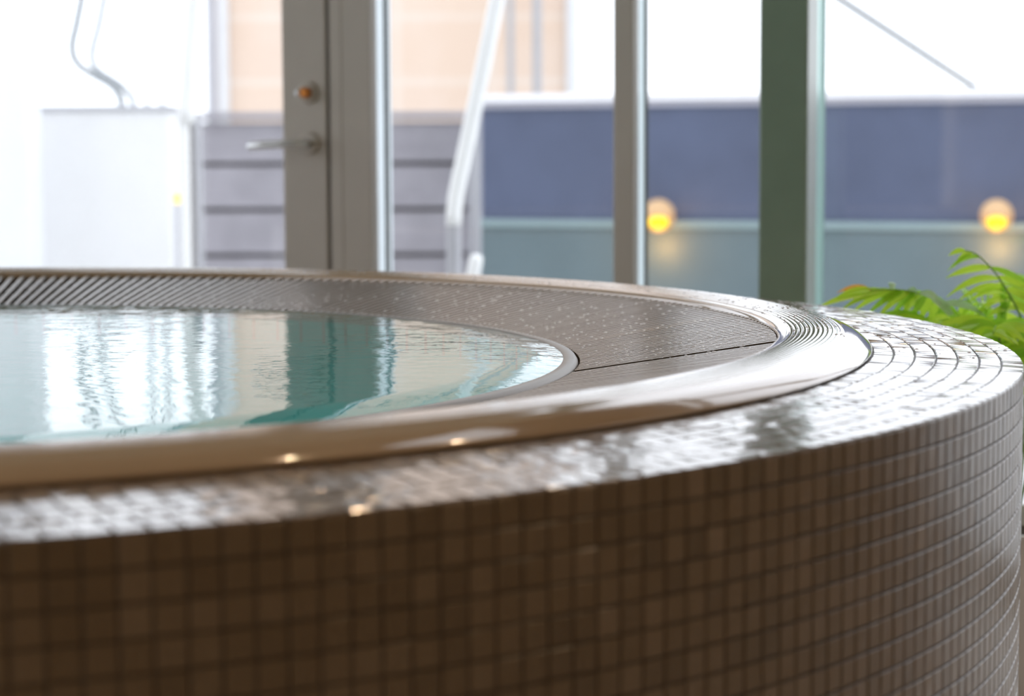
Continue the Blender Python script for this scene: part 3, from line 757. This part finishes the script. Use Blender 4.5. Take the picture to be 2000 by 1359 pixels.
# left frond, nearly end-on
pA = [root_, q(2000, 800, 3.74), q(1950, 720, 3.70), q(1900, 655, 3.68), q(1855, 605, 3.67), q(1810, 578, 3.66), q(1760, 566, 3.65), q(1700, 566, 3.64)]
S = []
for t, x, y, w_, dr, mi in ((1.0, 1634, 572, 11, .10, 2), (.98, 1630, 583, 12, .08, 0), (.93, 1592, 603, 13, .05, 0), (.90, 1640, 607, 12, .08, 0), (.87, 1662, 612, 12, .08, 0), (.84, 1690, 618, 12, .08, 1),
                      (.81, 1712, 622, 12, .08, 0), (.78, 1735, 626, 12, .08, 1), (.75, 1755, 628, 12, .08, 0), (.72, 1775, 632, 13, .08, 1), (.69, 1795, 636, 13, .08, 0), (.65, 1812, 642, 13, .08, 0), (.61, 1830, 650, 13, .08, 1), (.57, 1850, 660, 13, .05, 0), (.52, 1862, 668, 14, .05, 1), (.47, 1885, 690, 14, .05, 0),
                      (.95, 1660, 592, 11, .08, 0), (.86, 1720, 598, 12, .10, 0), (.80, 1765, 606, 12, .10, 0), (.76, 1846, 608, 16, .22, 3), (.83, 1795, 588, 14, .22, 3), (.9, 1745, 575, 12, .25, 3), (.68, 1872, 640, 15, .15, 3), (.62, 1925, 618, 13, .12, 3), (.58, 1905, 665, 14, .05, 1), (.5, 1960, 650, 13, .1, 0), (.44, 1950, 700, 14, .05, 0)):
    S.append((t, q(x, y, 3.63+.1*random.random()), w_*px_, dr, mi))
frond(palm, pA, S)
# fuller foliage around them
def path_to(x, y, Y, lift):
    e = q(x, y, Y); m1 = root_.lerp(e, .45)+Vector((0, 0, lift)); m2 = root_.lerp(e, .8)+Vector((0, 0, lift*.8))
    return [root_, m1, m2, e]
for (x, y, Y, lift) in ((1780, 640, 3.6, .10), (1850, 640, 3.75, .12), (1905, 625, 3.85, .1), (1985, 640, 3.6, .08), (2100, 580, 3.7, .14), (2200, 600, 3.9, .16), (1940, 650, 3.5, .1), (2040, 560, 4.1, .1), (1860, 660, 3.95, .1)):
    p__ = path_to(x, y, Y, lift); frond(palm, p__, auto_specs(p__, 13, .13, .014, t0=.35), .0028)
# second palm further right and back, reflected softly in the glass
pc2 = Vector((2.0, 4.0, 0)); 

# ------------------------------------------------------------------ gutter grates placed last (joint angle seen at the tub's right end)
JOINT = math.atan2(at(1147, 726, 2.84).y-TUB.y, at(1147, 726, 2.84).x-TUB.x)
d_ = ray(1235, 700); tt = (ZT-.25*T-CAM.z)/d_.z; jp = CAM+d_*tt; JOINT = math.atan2(jp.y-TUB.y, jp.x-TUB.x)
grate(1, 191, 'slotted grey gutter grate length along the far side of the tub')
grate(191, 380, 'slotted grey gutter grate length along the near side of the tub')

# ------------------------------------------------------------------ light
for nm_, c_, sx_, sy_, rot in (('roof_portal', ((KX+ge.x)/2, (KY+ge.y)/2+.2, H+.10), ge.x-KX, 2.4, (0, 0, 0)), ('side_portal', (gw.x-.14, (YB+gw.y)/2, (.5+H)/2), H-.5, gw.y-YB, (0, -math.pi/2, 0))):
    p_l = bpy.data.lights.new(nm_, 'AREA'); p_l.shape = 'RECTANGLE'; p_l.size = sx_; p_l.size_y = sy_; p_l.cycles.is_portal = True
    p_o = bpy.data.objects.new(nm_, p_l); COL.objects.link(p_o); p_o.location = c_; p_o.rotation_euler = rot
w = bpy.data.worlds.new('overcast_sky'); sc.world = w; w.use_nodes = True
bg = w.node_tree.nodes['Background']; bg.inputs[0].default_value = (.90, .925, 1.0, 1); bg.inputs[1].default_value = 2.4
pl = bpy.data.lights.new('sky_portal', 'AREA'); pl.shape = 'RECTANGLE'; pl.size = sE-sW; pl.size_y = H; pl.cycles.is_portal = True
po = bpy.data.objects.new('sky_portal', pl); COL.objects.link(po)
zc = GN; mm = Matrix((GD, Vector((0, 0, 1)), -GN)).transposed().to_4x4()
if mm.to_3x3().determinant() < 0: mm = Matrix((-GD, Vector((0, 0, 1)), -GN)).transposed().to_4x4()
mm.translation = P(0, -.13, H/2); po.matrix_world = mm

sc.view_settings.view_transform = 'Standard'; sc.view_settings.look = 'None'
sc.view_settings.exposure = 0.0; sc.view_settings.gamma = 1.0; sc.view_settings.use_curve_mapping = False
cy = sc.cycles
cy.use_denoising = True; cy.max_bounces = 10; cy.transparent_max_bounces = 12; cy.diffuse_bounces = 5; cy.glossy_bounces = 6
cy.sample_clamp_indirect = 8
